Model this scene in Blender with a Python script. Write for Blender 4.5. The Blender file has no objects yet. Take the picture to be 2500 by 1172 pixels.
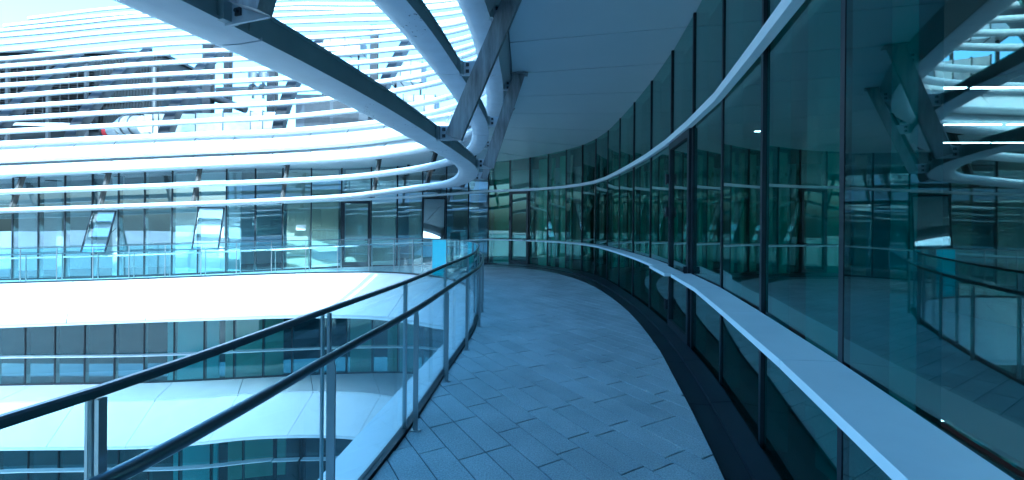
import bpy, math, random
import numpy as np
from mathutils import Vector, Matrix

random.seed(7)
rng = np.random.default_rng(7)
scene = bpy.context.scene
col = scene.collection

# ------------------------------------------------------------------ camera, sky, sun, exposure
EYE = 1.55
cam_data = bpy.data.cameras.new('camera')
cam_data.sensor_width = 36.0
cam_data.sensor_fit = 'HORIZONTAL'
cam_data.lens = 1080 / 2500 * 36.0
cam_data.shift_y = -41 / 2500
cam_data.clip_start = 0.05
cam_data.clip_end = 2000
cam = bpy.data.objects.new('camera', cam_data)
cam.matrix_world = (Matrix.Translation((0, 0, EYE)) @ Matrix.Rotation(math.radians(90), 4, 'X')
                    @ Matrix.Rotation(math.radians(0.5), 4, 'Z'))
col.objects.link(cam)
scene.camera = cam

SUN_EL = math.radians(34)
SUN_H = Vector((0.6, -0.8))                      # horizontal direction towards the sun
world = bpy.data.worlds.new('World')
scene.world = world
world.use_nodes = True
wn = world.node_tree.nodes
sky = wn.new('ShaderNodeTexSky')
sky.sky_type = 'NISHITA'
sky.sun_disc = False
sky.sun_elevation = SUN_EL
sky.sun_rotation = math.atan2(SUN_H.x, SUN_H.y)
sky.altitude = 50
sky.air_density = 1.0
sky.dust_density = 6.0
sky.ozone_density = 1.5
wn['Background'].inputs['Strength'].default_value = 0.15
world.node_tree.links.new(sky.outputs[0], wn['Background'].inputs['Color'])

sun_data = bpy.data.lights.new('sun', 'SUN')
sun_data.energy = 2.0
sun_data.angle = math.radians(0.5)
sun_data.color = (1.0, 0.95, 0.88)
sun = bpy.data.objects.new('sun', sun_data)
sd = Vector((SUN_H.x * math.cos(SUN_EL), SUN_H.y * math.cos(SUN_EL), math.sin(SUN_EL)))
sun.rotation_euler = sd.to_track_quat('Z', 'Y').to_euler()
sun.location = (10, -10, 20)
col.objects.link(sun)

vs = scene.view_settings
vs.view_transform = 'Standard'
vs.look = 'None'
vs.exposure = 2.75
vs.gamma = 1.0
vs.use_white_balance = True                      # the photograph is balanced far to the blue
vs.white_balance_temperature = 4250
vs.white_balance_tint = -14
scene.cycles.max_bounces = 10
scene.cycles.transparent_max_bounces = 24
scene.cycles.glossy_bounces = 5
scene.cycles.use_denoising = True

# ------------------------------------------------------------------ materials
def mat(name):
    m = bpy.data.materials.new(name)
    m.use_nodes = True
    nt = m.node_tree
    return m, nt, nt.nodes['Principled BSDF']

def N(nt, typ, **kw):
    n = nt.nodes.new(typ)
    for k, v in kw.items():
        if k in n.inputs.keys():
            n.inputs[k].default_value = v
        else:
            setattr(n, k, v)
    return n

def painted(name, rgb, rough=0.4, metal=0.0, var=0.10, scale=3.0, stretch=(1, 1, 1), bump=0.0, bscale=60, spec=0.5, chips=False):
    m, nt, b = mat(name)
    tc = N(nt, 'ShaderNodeTexCoord')
    mp = N(nt, 'ShaderNodeMapping')
    mp.inputs['Scale'].default_value = stretch
    nt.links.new(tc.outputs['Object'], mp.inputs['Vector'])
    no = N(nt, 'ShaderNodeTexNoise', Scale=scale, Detail=6.0, Roughness=0.6)
    nt.links.new(mp.outputs[0], no.inputs['Vector'])
    cr = N(nt, 'ShaderNodeValToRGB')
    cr.color_ramp.elements[0].position = 0.3
    cr.color_ramp.elements[1].position = 0.7
    cr.color_ramp.elements[0].color = (*[c * (1 - var) for c in rgb], 1)
    cr.color_ramp.elements[1].color = (*[min(1, c * (1 + var * 0.5)) for c in rgb], 1)
    nt.links.new(no.outputs['Fac'], cr.inputs['Fac'])
    nt.links.new(cr.outputs['Color'], b.inputs['Base Color'])
    if chips:                                        # small flakes of lost paint in a few patches
        n3 = N(nt, 'ShaderNodeTexNoise', Scale=38.0, Detail=3.0)
        n4 = N(nt, 'ShaderNodeTexNoise', Scale=1.1, Detail=2.0)
        for n_ in (n3, n4):
            nt.links.new(mp.outputs[0], n_.inputs['Vector'])
        g3 = N(nt, 'ShaderNodeMath', operation='GREATER_THAN')
        g3.inputs[1].default_value = 0.66
        g4 = N(nt, 'ShaderNodeMath', operation='GREATER_THAN')
        g4.inputs[1].default_value = 0.58
        nt.links.new(n3.outputs['Fac'], g3.inputs[0])
        nt.links.new(n4.outputs['Fac'], g4.inputs[0])
        ml = N(nt, 'ShaderNodeMath', operation='MULTIPLY')
        nt.links.new(g3.outputs[0], ml.inputs[0])
        nt.links.new(g4.outputs[0], ml.inputs[1])
        mc = N(nt, 'ShaderNodeMix', data_type='RGBA')
        nt.links.new(ml.outputs[0], mc.inputs[0])
        nt.links.new(cr.outputs['Color'], mc.inputs[6])
        mc.inputs[7].default_value = (0.04, 0.045, 0.05, 1)
        nt.links.new(mc.outputs[2], b.inputs['Base Color'])
    b.inputs['Roughness'].default_value = rough
    b.inputs['Metallic'].default_value = metal
    b.inputs['Specular IOR Level'].default_value = spec
    if bump:
        n2 = N(nt, 'ShaderNodeTexNoise', Scale=bscale, Detail=4.0)
        nt.links.new(mp.outputs[0], n2.inputs['Vector'])
        bp = N(nt, 'ShaderNodeBump', Strength=bump, Distance=0.01)
        nt.links.new(n2.outputs['Fac'], bp.inputs['Height'])
        nt.links.new(bp.outputs[0], b.inputs['Normal'])
    return m

def glass(name, tint, ior=1.55, wave=0.0, wscale=0.6, rough=0.0, refl=(0.93, 0.97, 1.0)):
    m = bpy.data.materials.new(name)
    m.use_nodes = True
    nt = m.node_tree
    nt.nodes.remove(nt.nodes['Principled BSDF'])
    out = nt.nodes['Material Output']
    tr = N(nt, 'ShaderNodeBsdfTransparent', Color=(*tint, 1))
    gl = N(nt, 'ShaderNodeBsdfGlossy', Color=(*refl, 1), Roughness=rough)
    lw = N(nt, 'ShaderNodeLayerWeight', Blend=0.5)
    pw = N(nt, 'ShaderNodeMath', operation='POWER')
    pw.inputs[1].default_value = 4.0
    nt.links.new(lw.outputs['Facing'], pw.inputs[0])
    fr = N(nt, 'ShaderNodeMapRange')
    fr.inputs['To Min'].default_value = ((ior - 1) / (ior + 1)) ** 2
    nt.links.new(pw.outputs[0], fr.inputs['Value'])
    mx = N(nt, 'ShaderNodeMixShader')
    nt.links.new(fr.outputs[0], mx.inputs[0])
    nt.links.new(tr.outputs[0], mx.inputs[1])
    nt.links.new(gl.outputs[0], mx.inputs[2])
    nt.links.new(mx.outputs[0], out.inputs['Surface'])
    if wave:
        tc = N(nt, 'ShaderNodeTexCoord')
        mp = N(nt, 'ShaderNodeMapping')
        mp.inputs['Scale'].default_value = (1, 1, 0.35)
        no = N(nt, 'ShaderNodeTexNoise', Scale=wscale, Detail=1.0)
        bp = N(nt, 'ShaderNodeBump', Strength=wave, Distance=0.02)
        nt.links.new(tc.outputs['Object'], mp.inputs['Vector'])
        nt.links.new(mp.outputs[0], no.inputs['Vector'])
        nt.links.new(no.outputs['Fac'], bp.inputs['Height'])
        nt.links.new(bp.outputs[0], gl.inputs['Normal'])
    return m

def emit(name, rgb, s):
    m, nt, b = mat(name)
    b.inputs['Emission Color'].default_value = (*rgb, 1)
    b.inputs['Emission Strength'].default_value = s
    return m

M = {}
M['white'] = painted('white_paint', (0.50, 0.52, 0.54), 0.38, var=0.05, scale=2.0)
M['beam'] = painted('beam_white_paint', (0.50, 0.53, 0.56), 0.40, var=0.10, scale=5.0, chips=True)
M['web'] = painted('grey_web_paint', (0.36, 0.40, 0.40), 0.5, var=0.15, scale=3.0)
M['fascia'] = painted('fascia_white', (0.56, 0.57, 0.58), 0.45, var=0.06, scale=1.3)
M['soffit'] = painted('soffit_panel', (0.66, 0.70, 0.72), 0.30, var=0.03, scale=1.2, spec=0.5)
M['mullion'] = painted('dark_anodised', (0.012, 0.016, 0.022), 0.4, var=0.2, scale=4.0)
M['fin'] = painted('mullion_inner', (0.24, 0.28, 0.31), 0.5, var=0.1)
M['sill'] = painted('sill_aluminium', (0.74, 0.78, 0.80), 0.35, var=0.06, scale=3.0)
M['steel'] = painted('brushed_steel', (0.42, 0.43, 0.44), 0.32, metal=0.9, var=0.2, scale=6, stretch=(1, 1, 0.15))
M['rail'] = painted('dark_rail_steel', (0.16, 0.18, 0.20), 0.28, metal=0.85, var=0.15, scale=6)
M['strut'] = painted('weathered_strut_pale_for_shade', (0.34, 0.335, 0.33), 0.55, metal=0.35, var=0.55, scale=9, stretch=(1.6, 1.6, 0.22), bump=0.15, bscale=30)  # weathered steel, toned paler for the near struts in shade
M['strut_dark_for_sun'] = painted('weathered_strut_dark_for_sun', (0.085, 0.08, 0.075), 0.55, metal=0.2, var=0.5, scale=9, stretch=(1.6, 1.6, 0.22))  # same weathered steel, darkened to offset the sun on the far struts
M['gutter'] = painted('gutter_black', (0.018, 0.022, 0.030), 0.35, var=0.2)
M['slab'] = painted('slab_concrete', (0.09, 0.10, 0.11), 0.8, var=0.15, bump=0.2)
M['roof'] = painted('roof_deck', (0.16, 0.17, 0.18), 0.8, var=0.15)
M['ground'] = painted('courtyard_paving', (0.16, 0.165, 0.17), 0.8, var=0.2, scale=0.5)
M['dark'] = painted('plant_dark', (0.007, 0.009, 0.012), 0.6, var=0.3)
M['slat'] = painted('plant_slat', (0.02, 0.02, 0.022), 0.5, var=0.3)
M['darksteel'] = painted('dark_steel', (0.022, 0.024, 0.028), 0.45, metal=0.3, var=0.3, scale=5)
M['greysteel'] = painted('grey_steel', (0.05, 0.053, 0.06), 0.45, metal=0.3, var=0.2, scale=5)
M['ribsteel'] = painted('rib_steel', (0.024, 0.025, 0.029), 0.45, metal=0.2, var=0.3, scale=5)
M['duct'] = painted('galvanised_duct', (0.60, 0.62, 0.64), 0.30, metal=0.75, var=0.18, scale=4)
M['plantbox'] = painted('plant_grey', (0.055, 0.062, 0.075), 0.5, var=0.1)
M['red'] = painted('red_collar', (0.35, 0.02, 0.03), 0.5)
M['black'] = painted('black_rubber', (0.01, 0.01, 0.012), 0.5)
M['paper'] = painted('paper', (0.4, 0.44, 0.45), 0.8, var=0.02)
M['beige'] = painted('beige_wall', (0.80, 0.72, 0.54), 0.8, var=0.05)
M['pale'] = painted('pale_wall', (0.80, 0.82, 0.82), 0.8, var=0.05)
M['inner_floor'] = painted('inner_floor', (0.20, 0.22, 0.22), 0.5, var=0.1)
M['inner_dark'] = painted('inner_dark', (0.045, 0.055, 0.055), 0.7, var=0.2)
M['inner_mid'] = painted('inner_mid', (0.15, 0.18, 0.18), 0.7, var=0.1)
M['lamp'] = emit('lamp_strip', (1.0, 0.62, 0.6), 5.0)
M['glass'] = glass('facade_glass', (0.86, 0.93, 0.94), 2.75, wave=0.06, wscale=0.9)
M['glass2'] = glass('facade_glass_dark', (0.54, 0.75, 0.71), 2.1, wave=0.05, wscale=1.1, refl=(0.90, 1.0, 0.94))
M['glass_low'] = glass('facade_glass_low', (0.60, 0.76, 0.77), 1.72, wave=0.06, wscale=0.9)
M['railglass'] = glass('rail_glass', (0.88, 0.97, 0.98), 1.33)

def frosted(name):
    m, nt, b = mat(name)
    vo = N(nt, 'ShaderNodeTexVoronoi', Scale=60.0)
    tc = N(nt, 'ShaderNodeTexCoord')
    nt.links.new(tc.outputs['Object'], vo.inputs['Vector'])
    cr = N(nt, 'ShaderNodeValToRGB')
    cr.color_ramp.elements[0].color = (0.10, 0.40, 0.46, 1)
    cr.color_ramp.elements[1].color = (0.25, 0.58, 0.64, 1)
    nt.links.new(vo.outputs['Distance'], cr.inputs['Fac'])
    nt.links.new(cr.outputs['Color'], b.inputs['Base Color'])
    b.inputs['Roughness'].default_value = 0.5
    b.inputs['Alpha'].default_value = 0.8
    return m
M['frost'] = frosted('crazed_glass')

def granite():
    m, nt, b = mat('granite_tile')
    tc = N(nt, 'ShaderNodeTexCoord')
    oi = N(nt, 'ShaderNodeObjectInfo')
    add = N(nt, 'ShaderNodeVectorMath', operation='ADD')
    nt.links.new(tc.outputs['Object'], add.inputs[0])
    nt.links.new(oi.outputs['Location'], add.inputs[1])
    sp = N(nt, 'ShaderNodeTexNoise', Scale=95.0, Detail=5.0, Roughness=0.85)
    bl = N(nt, 'ShaderNodeTexNoise', Scale=1.3, Detail=5.0, Roughness=0.6)
    for n in (sp, bl):
        nt.links.new(add.outputs[0], n.inputs['Vector'])
    r1 = N(nt, 'ShaderNodeValToRGB')
    r1.color_ramp.elements[0].position = 0.35
    r1.color_ramp.elements[1].position = 0.68
    r1.color_ramp.elements[0].color = (0.22, 0.235, 0.24, 1)
    r1.color_ramp.elements[1].color = (0.62, 0.65, 0.66, 1)
    nt.links.new(sp.outputs['Fac'], r1.inputs['Fac'])
    mr = N(nt, 'ShaderNodeMapRange')
    mr.inputs['From Min'].default_value = 0.3
    mr.inputs['From Max'].default_value = 0.7
    mr.inputs['To Min'].default_value = 0.78
    mr.inputs['To Max'].default_value = 1.12
    nt.links.new(bl.outputs['Fac'], mr.inputs['Value'])
    rv = N(nt, 'ShaderNodeMapRange')
    rv.inputs['To Min'].default_value = 0.93
    rv.inputs['To Max'].default_value = 1.08
    nt.links.new(oi.outputs['Random'], rv.inputs['Value'])
    mu = N(nt, 'ShaderNodeMath', operation='MULTIPLY')
    nt.links.new(mr.outputs[0], mu.inputs[0])
    nt.links.new(rv.outputs[0], mu.inputs[1])
    vm = N(nt, 'ShaderNodeVectorMath', operation='SCALE')
    nt.links.new(r1.outputs['Color'], vm.inputs[0])
    nt.links.new(mu.outputs[0], vm.inputs['Scale'])
    nt.links.new(vm.outputs[0], b.inputs['Base Color'])
    b.inputs['Roughness'].default_value = 0.62
    bp = N(nt, 'ShaderNodeBump', Strength=0.25, Distance=0.002)
    nt.links.new(sp.outputs['Fac'], bp.inputs['Height'])
    nt.links.new(bp.outputs[0], b.inputs['Normal'])
    return m
M['granite'] = granite()

# ------------------------------------------------------------------ helpers
def thing(name, label, cat, loc=(0, 0, 0), group=None, kind=None):
    o = bpy.data.objects.new(name, None)
    o.empty_display_size = 0.2
    o.location = loc
    o['label'] = label
    o['category'] = cat
    if group:
        o['group'] = group
    if kind:
        o['kind'] = kind
    col.objects.link(o)
    return o

def origin_of(o):
    p = Vector(o.location)
    while o.parent:
        o = o.parent
        p = p + Vector(o.location)
    return p

class MB:
    """collects faces of one mesh object, in world coordinates"""
    def __init__(self):
        self.v, self.f, self.m = [], [], []
    def add(self, verts, faces, mi=0):
        b = len(self.v)
        self.v += [tuple(p) for p in verts]
        for f in faces:
            self.f.append(tuple(b + i for i in f))
            self.m.append(mi)
    def obox(self, o, ax, ay, az, lo, hi, mi=0):
        o, ax, ay, az = Vector(o), Vector(ax), Vector(ay), Vector(az)
        c = [o + ax * x + ay * y + az * z for z in (lo[2], hi[2]) for y in (lo[1], hi[1]) for x in (lo[0], hi[0])]
        self.add(c, [(0, 2, 3, 1), (4, 5, 7, 6), (0, 1, 5, 4), (2, 6, 7, 3), (0, 4, 6, 2), (1, 3, 7, 5)], mi)
        return self
    def bar(self, a, b, side, w, t, mi=0):
        """rectangular bar from a to b; 'side' is the wide direction"""
        a, b = Vector(a), Vector(b)
        d = b - a
        L = d.length
        d.normalize()
        s = (Vector(side) - d * d.dot(Vector(side))).normalized()
        n = d.cross(s)
        return self.obox(a, d, s, n, (0, -w / 2, -t / 2), (L, w / 2, t / 2), mi)
    def tube(self, a, b, r, n=12, mi=0, r2=None):
        a, b = Vector(a), Vector(b)
        d = (b - a).normalized()
        s = d.orthogonal().normalized()
        u = d.cross(s)
        r2 = r if r2 is None else r2
        ring = [(math.cos(2 * math.pi * i / n), math.sin(2 * math.pi * i / n)) for i in range(n)]
        vs_ = [a + (s * c + u * q) * r for c, q in ring] + [b + (s * c + u * q) * r2 for c, q in ring]
        self.add(vs_, [(i, (i + 1) % n, n + (i + 1) % n, n + i) for i in range(n)] + [tuple(range(n - 1, -1, -1)), tuple(range(n, 2 * n))], mi)
        return self
    def sweep(self, path, prof, mis=None, caps=True, close=True):
        """path: list of (point, inward normal); prof: list of (n, z)"""
        k = len(prof)
        vs_ = []
        for p, n in path:
            for a, z in prof:
                vs_.append((p[0] + n[0] * a, p[1] + n[1] * a, p[2] + z))
        b = len(self.v)
        self.v += vs_
        for i in range(len(path) - 1):
            for j in range(k if close else k - 1):
                j2 = (j + 1) % k
                self.f.append((b + i * k + j, b + i * k + j2, b + (i + 1) * k + j2, b + (i + 1) * k + j))
                self.m.append(mis[j] if mis else 0)
        if caps and close:
            self.f.append(tuple(b + j for j in range(k - 1, -1, -1)))
            self.m.append(0)
            e = b + (len(path) - 1) * k
            self.f.append(tuple(e + j for j in range(k)))
            self.m.append(0)
        return self
    def loft(self, A, B, thick=None):
        """strip between two equally long point lists; thick = offset vector list or one vector for a solid"""
        n = len(A)
        if thick is None:
            self.add(list(A) + list(B), [(i, i + 1, n + i + 1, n + i) for i in range(n - 1)])
            return self
        T = [Vector(thick)] * n if not isinstance(thick, list) else thick
        V = [Vector(p) for p in A] + [Vector(p) for p in B] + [Vector(p) + t for p, t in zip(A, T)] + [Vector(p) + t for p, t in zip(B, T)]
        F = []
        for i in range(n - 1):
            F += [(i, i + 1, n + i + 1, n + i), (2 * n + i, 3 * n + i, 3 * n + i + 1, 2 * n + i + 1),
                  (i, 2 * n + i, 2 * n + i + 1, i + 1), (n + i, n + i + 1, 3 * n + i + 1, 3 * n + i)]
        F += [(0, n, 3 * n, 2 * n), (n - 1, 3 * n - 1, 4 * n - 1, 2 * n - 1)]
        self.add(V, F)
        return self
    def build(self, name, mats, parent=None, smooth=False, **props):
        me = bpy.data.meshes.new(name)
        o0 = origin_of(parent) if parent else Vector((0, 0, 0))
        me.from_pydata([(p[0] - o0.x, p[1] - o0.y, p[2] - o0.z) for p in self.v], [], self.f)
        if isinstance(mats, str):
            mats = [mats]
        for m in mats:
            me.materials.append(M[m])
        me.polygons.foreach_set('material_index', self.m)
        me.update()
        import bmesh
        bm = bmesh.new()
        bm.from_mesh(me)
        bmesh.ops.recalc_face_normals(bm, faces=bm.faces)
        bm.to_mesh(me)
        bm.free()
        if smooth:
            me.polygons.foreach_set('use_smooth', [True] * len(me.polygons))
            me.set_sharp_from_angle(angle=math.radians(32))
        o = bpy.data.objects.new(name, me)
        o.parent = parent
        for k, v in props.items():
            o[k] = v
        col.objects.link(o)
        return o

def crom(P, n=10):
    """Catmull-Rom through control points"""
    P = np.array(P, float)
    P = np.vstack([2 * P[0] - P[1], P, 2 * P[-1] - P[-2]])
    out = []
    for i in range(1, len(P) - 2):
        p0, p1, p2, p3 = P[i - 1:i + 3]
        for t in np.linspace(0, 1, n, endpoint=False):
            out.append(0.5 * (2 * p1 + (p2 - p0) * t + (2 * p0 - 5 * p1 + 4 * p2 - p3) * t * t + (3 * p1 - p0 - 3 * p2 + p3) * t ** 3))
    out.append(P[-2])
    return np.array(out)

class Ring:
    """an arc round the void, traversed from the far wing round the bend and back past the camera"""
    def __init__(self, P, dense=False):
        self.p = np.array(P, float) if dense else crom(P)
        d = np.linalg.norm(np.diff(self.p[:, :2], axis=0), axis=1)
        self.s = np.concatenate([[0], np.cumsum(d)])
        self.L = self.s[-1]
        t = np.gradient(self.p[:, :2], axis=0)
        t /= np.linalg.norm(t, axis=1)[:, None]
        self.n = np.stack([t[:, 1], -t[:, 0]], 1)          # towards the void
    def at(self, s):
        p = np.array([np.interp(s, self.s, self.p[:, i]) for i in range(3)])
        n = np.array([np.interp(s, self.s, self.n[:, i]) for i in range(2)])
        return p, n / np.linalg.norm(n)
    def path(self, s0, s1, step=0.25):
        k = max(2, int((s1 - s0) / step) + 1)
        return [self.at(s) for s in np.linspace(s0, s1, k)]
    def near(self, x, y):
        return float(self.s[np.argmin((self.p[:, 0] - x) ** 2 + (self.p[:, 1] - y) ** 2)])
    def off(self, o, dz=0.0):
        q = self.p.copy()
        q[:, 0] += self.n[:, 0] * o
        q[:, 1] += self.n[:, 1] * o
        q[:, 2] += dz
        return Ring(q, dense=True)

def hit(p, d, poly):
    """first crossing of the ray p + t d with a polyline (2D)"""
    best = None
    for i in range(len(poly) - 1):
        a, b = poly[i][:2], poly[i + 1][:2]
        e = b - a
        den = d[0] * e[1] - d[1] * e[0]
        if abs(den) < 1e-9:
            continue
        w = a - p[:2]
        t = (w[0] * e[1] - w[1] * e[0]) / den
        u = (w[0] * d[1] - w[1] * d[0]) / den
        if t > 0.05 and -1e-6 <= u <= 1 + 1e-6 and (best is None or t < best):
            best = t
    return best

UP = (0, 0, 1)
# ------------------------------------------------------------------ plan of the place
RIM = [(-24, 13.5), (-20, 13.7), (-17.2, 13.8), (-13.5, 13.9), (-10, 14.1), (-7.5, 14.2), (-5, 14.05), (-3.2, 13.6), (-1.8, 12.7),
       (-.9, 11.5), (-.35, 10.1), (-.08, 8.6), (-.02, 7.25), (-.05, 6.0), (-.1, 4.86), (-.3, 3.3), (-.65, 2), (-1.1, .9), (-1.7, -.2),
       (-2.6, -1.4), (-3.8, -2.6)]
_r = Ring([(x, y, 0) for x, y in RIM], dense=True)
RIM_N = _r.n
def ring_from(offs, zs):
    return Ring([(RIM[i][0] + RIM_N[i][0] * offs[i], RIM[i][1] + RIM_N[i][1] * offs[i], zs[i]) for i in range(len(RIM))])
F = [min(1, max(0, (i - 5) / 4)) for i in range(21)]
TUBE_Z = {
    1: [1.5, 1.63, 1.72, 1.87, 2.04, 2.17, 2.31, 2.46, 2.54] + [2.53] * 12,
    2: [2.0, 2.17, 2.28, 2.46, 2.65, 2.78, 2.92, 3.06, 3.15, 3.19, 3.21, 3.22] + [3.23] * 9,
    3: [2.54, 2.72, 2.83, 3.03, 3.25, 3.4, 3.52, 3.65, 3.74, 3.79, 3.81, 3.82, 3.82] + [3.83] * 8,
    4: [2.98, 3.17, 3.29, 3.51, 3.73, 3.88, 4.05, 4.2, 4.23, 4.25, 4.26] + [4.27] * 10,
    5: [3.49, 3.7, 3.83, 4.07, 4.3, 4.44, 4.64, 4.79, 4.84],
    6: [3.86, 4.09, 4.24, 4.5, 4.76, 4.93, 5.15, 5.21, 5.26],
    7: [4.28, 4.53, 4.7, 4.99, 5.28, 5.47, 5.69, 5.83, 5.88],
    8: [4.74, 5.0, 5.17, 5.48, 5.77, 5.97, 6.17, 6.3, 6.35],
    9: [5.17, 5.46, 5.65, 6.01, 6.31, 6.5, 6.67, 6.76, 6.81],
    10: [5.72, 6.0, 6.2, 6.54, 6.84, 7.04, 7.21, 7.26, 7.31],
    11: [6.18, 6.5, 6.75, 7.14, 7.44, 7.62, 7.78, 7.83, 7.88],
    12: [6.74, 7.06, 7.33, 7.72, 8.02, 8.22, 8.4, 8.45, 8.5],
    13: [7.29, 7.62, 7.94, 8.35, 8.63, 8.82, 9.01, 9.06, 9.11],
    14: [7.91, 8.28, 8.63, 9.03, 9.28, 9.45, 9.5, 9.55, 9.6],
    15: [8.5, 8.94, 9.33, 9.7, 9.96, 10.14, 10.19, 10.24, 10.29],
    16: [9.23, 9.71, 10.08, 10.4, 10.7, 10.91, 10.96, 11.01, 11.06],
    17: [9.98, 10.52, 10.91, 11.17, 11.48, 11.53, 11.58, 11.63, 11.68],
    18: [10.73, 11.3, 11.61, 11.88, 12.2, 12.25, 12.3, 12.35, 12.4],
    19: [11.59, 12.23, 12.47, 12.73, 13.04, 13.09, 13.14, 13.19, 13.24]}
O1 = [.65 + .17 * f for f in F]
O1[10:] = [.82, .78, .75, .81, .89, .90, .83, .72, .65, .62, .6]
O2 = [.45 + .11 * f for f in F]
O2[11:] = [.55, .54, .57, .61, .60, .58, .56, .55, .55, .55]
TUBE_O = {1: O1, 2: O2, 3: .29, 4: .06, 5: -.04, 6: -.2, 7: -.45, 8: -.75, 9: -1.1,
          10: -1.55, 11: -2.05, 12: -2.6, 13: -3.25, 14: -3.95, 15: -4.7, 16: -5.6, 17: -6.6, 18: -7.6, 19: -8.7}
T = {}
for k, z in TUBE_Z.items():
    z = z + [z[-1] + .05 * (i + 1) for i in range(21 - len(z))]
    o = TUBE_O[k] if isinstance(TUBE_O[k], list) else [TUBE_O[k]] * 21
    T[k] = ring_from(o, z)
SOFFIT = ring_from([0] * 21, [z + .13 for z in TUBE_Z[3][:9]] + [3.93, 3.96, 3.98] + [4.0] * 9)

DECK = Ring([(-24, 14.0, -.8), (-20, 14.2, -.66), (-16.36, 14.44, -.53), (-12.86, 14.64, -.41), (-9.12, 14.95, -.27), (-6.94, 15.12, -.2),
             (-4.8, 14.88, -.13), (-3.86, 14.51, -.1), (-2.95, 13.84, -.07), (-2.18, 13.08, -.05), (-1.58, 12.2, -.03), (-1.01, 10.74, -.01),
             (-.69, 9.12, 0), (-.58, 7.5, 0), (-.57, 6.2, 0), (-.69, 4.6, 0), (-.79, 3.3, 0), (-.93, 2.22, 0), (-1.02, 1.46, 0), (-1.12, .97, 0),
             (-1.45, 0, 0), (-1.95, -1, 0), (-2.7, -2, 0), (-3.7, -3, 0)])
FASC = Ring([(-24, 13.6, -2.2), (-20, 13.9, -2.0), (-16.46, 14.0, -1.82), (-12.19, 13.89, -1.6), (-9.2, 13.75, -1.45), (-7.2, 13.55, -1.33),
             (-5.5, 13.26, -1.24), (-4.4, 12.9, -1.17), (-3.43, 12.43, -1.12), (-2.7, 11.9, -1.08), (-2.09, 11.39, -1.05), (-1.56, 10.8, -1.0),
             (-1.38, 9.43, -.95), (-1.55, 7.6, -.95), (-1.68, 6.4, -.95), (-1.83, 4.7, -.95), (-1.93, 3.4, -.95), (-2.05, 2.3, -.95),
             (-2.15, 1.5, -.95), (-2.25, .9, -.95), (-2.6, -.2, -.95), (-3.1, -1.3, -.95), (-3.9, -2.4, -.95), (-4.9, -3.4, -.95)])

def zfloor(x):
    return float(np.interp(x, [-24, -16.36, -9.12, -4.8, -2.2, -.8], [-.8, -.53, -.27, -.13, -.05, 0]))

WALL = [(-22.0, 15.2), (-21.0, 15.2), (-20.05, 15.22), (-19.1, 15.23), (-18.15, 15.23), (-17.2, 15.23), (-16.28, 15.2), (-15.35, 15.18),
        (-14.4, 15.17), (-13.55, 15.22), (-12.7, 15.28), (-11.8, 15.35), (-10.98, 15.46), (-10.1, 15.63), (-9.2, 15.84), (-8.35, 16.1),
        (-7.45, 16.4), (-6.478, 16.802), (-5.429, 17.024), (-4.457, 17.163), (-3.502, 17.28), (-2.588, 17.396), (-1.727, 17.466), (-0.941, 17.469),
        (-0.098, 17.143), (0.651, 16.655), (1.28, 15.971), (1.844, 15.19), (2.257, 14.322), (2.517, 13.4), (2.637, 12.26), (2.637, 10.904),
        (2.604, 9.526), (2.539, 8.137), (2.418, 6.749), (2.257, 5.542), (2.058, 4.34), (1.775, 3.14), (1.49, 1.99), (1.215, 1.0),
        (0.82, 0.03), (0.32, -0.92), (-0.43, -1.82), (-1.15, -2.68), (-1.95, -3.5)]
NFAR = 23                                            # index where the sunny wing meets the walkway wall
wall_np = np.array(WALL, float)
GUT = Ring([(-9, 15.45, 0), (-6, 16.05, 0), (-3.3, 16.1, 0), (-2.4, 16.05, 0), (-.868, 15.8, 0), (.708, 14.95, 0), (1.5, 13.5, 0), (1.959, 11.67, 0),
            (2.1, 9.79, 0), (2.07, 7.7, 0), (1.872, 5.734, 0), (1.685, 4.63, 0), (1.479, 3.516, 0), (1.308, 2.689, 0), (1.12, 1.85, 0),
            (.8, .95, 0), (.36, -.1, 0), (-.2, -1.05, 0), (-.85, -1.95, 0), (-1.6, -2.75, 0), (-2.4, -3.5, 0)])

# ------------------------------------------------------------------ ground, slabs, soffit
g = MB()
g.add([(-400, -400, -8.3), (400, -400, -8.3), (400, 400, -8.3), (-400, 400, -8.3)], [(0, 1, 2, 3)])
g.build('ground', 'ground', kind='structure', label='pale paved courtyard ground far below the terraces', category='ground')

def rise(x, y):
    return .2 * float(np.interp(x, [-7, -1.5], [0, 1])) if y > 9 else .2

def radial(ring, s0, s1, step, extra=0.0, up=False):
    A, B = [], []
    for p, n in ring.path(s0, s1, step):
        t = hit(p, -n, wall_np)
        t = 2.0 if t is None else min(t, 4.5)
        r_ = rise(p[0], p[1]) * (t + extra) / t if up else 0.0
        t += extra
        A.append((p[0], p[1], p[2]))
        B.append((p[0] - n[0] * t, p[1] - n[1] * t, p[2] + r_))
    return A, B

# terrace slab under the paving
A, B = radial(DECK, 0.2, DECK.L - 0.2, 0.3, 5.0)
A = [(a[0], a[1], a[2] - .03) for a in A]
B = [(b[0], b[1], b[2] - .03) for b in B]
MB().loft(A, B, (0, 0, -.4)).build('terrace_slab', 'slab', kind='structure', label='concrete terrace slab carrying the granite walkway', category='terrace')

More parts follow.
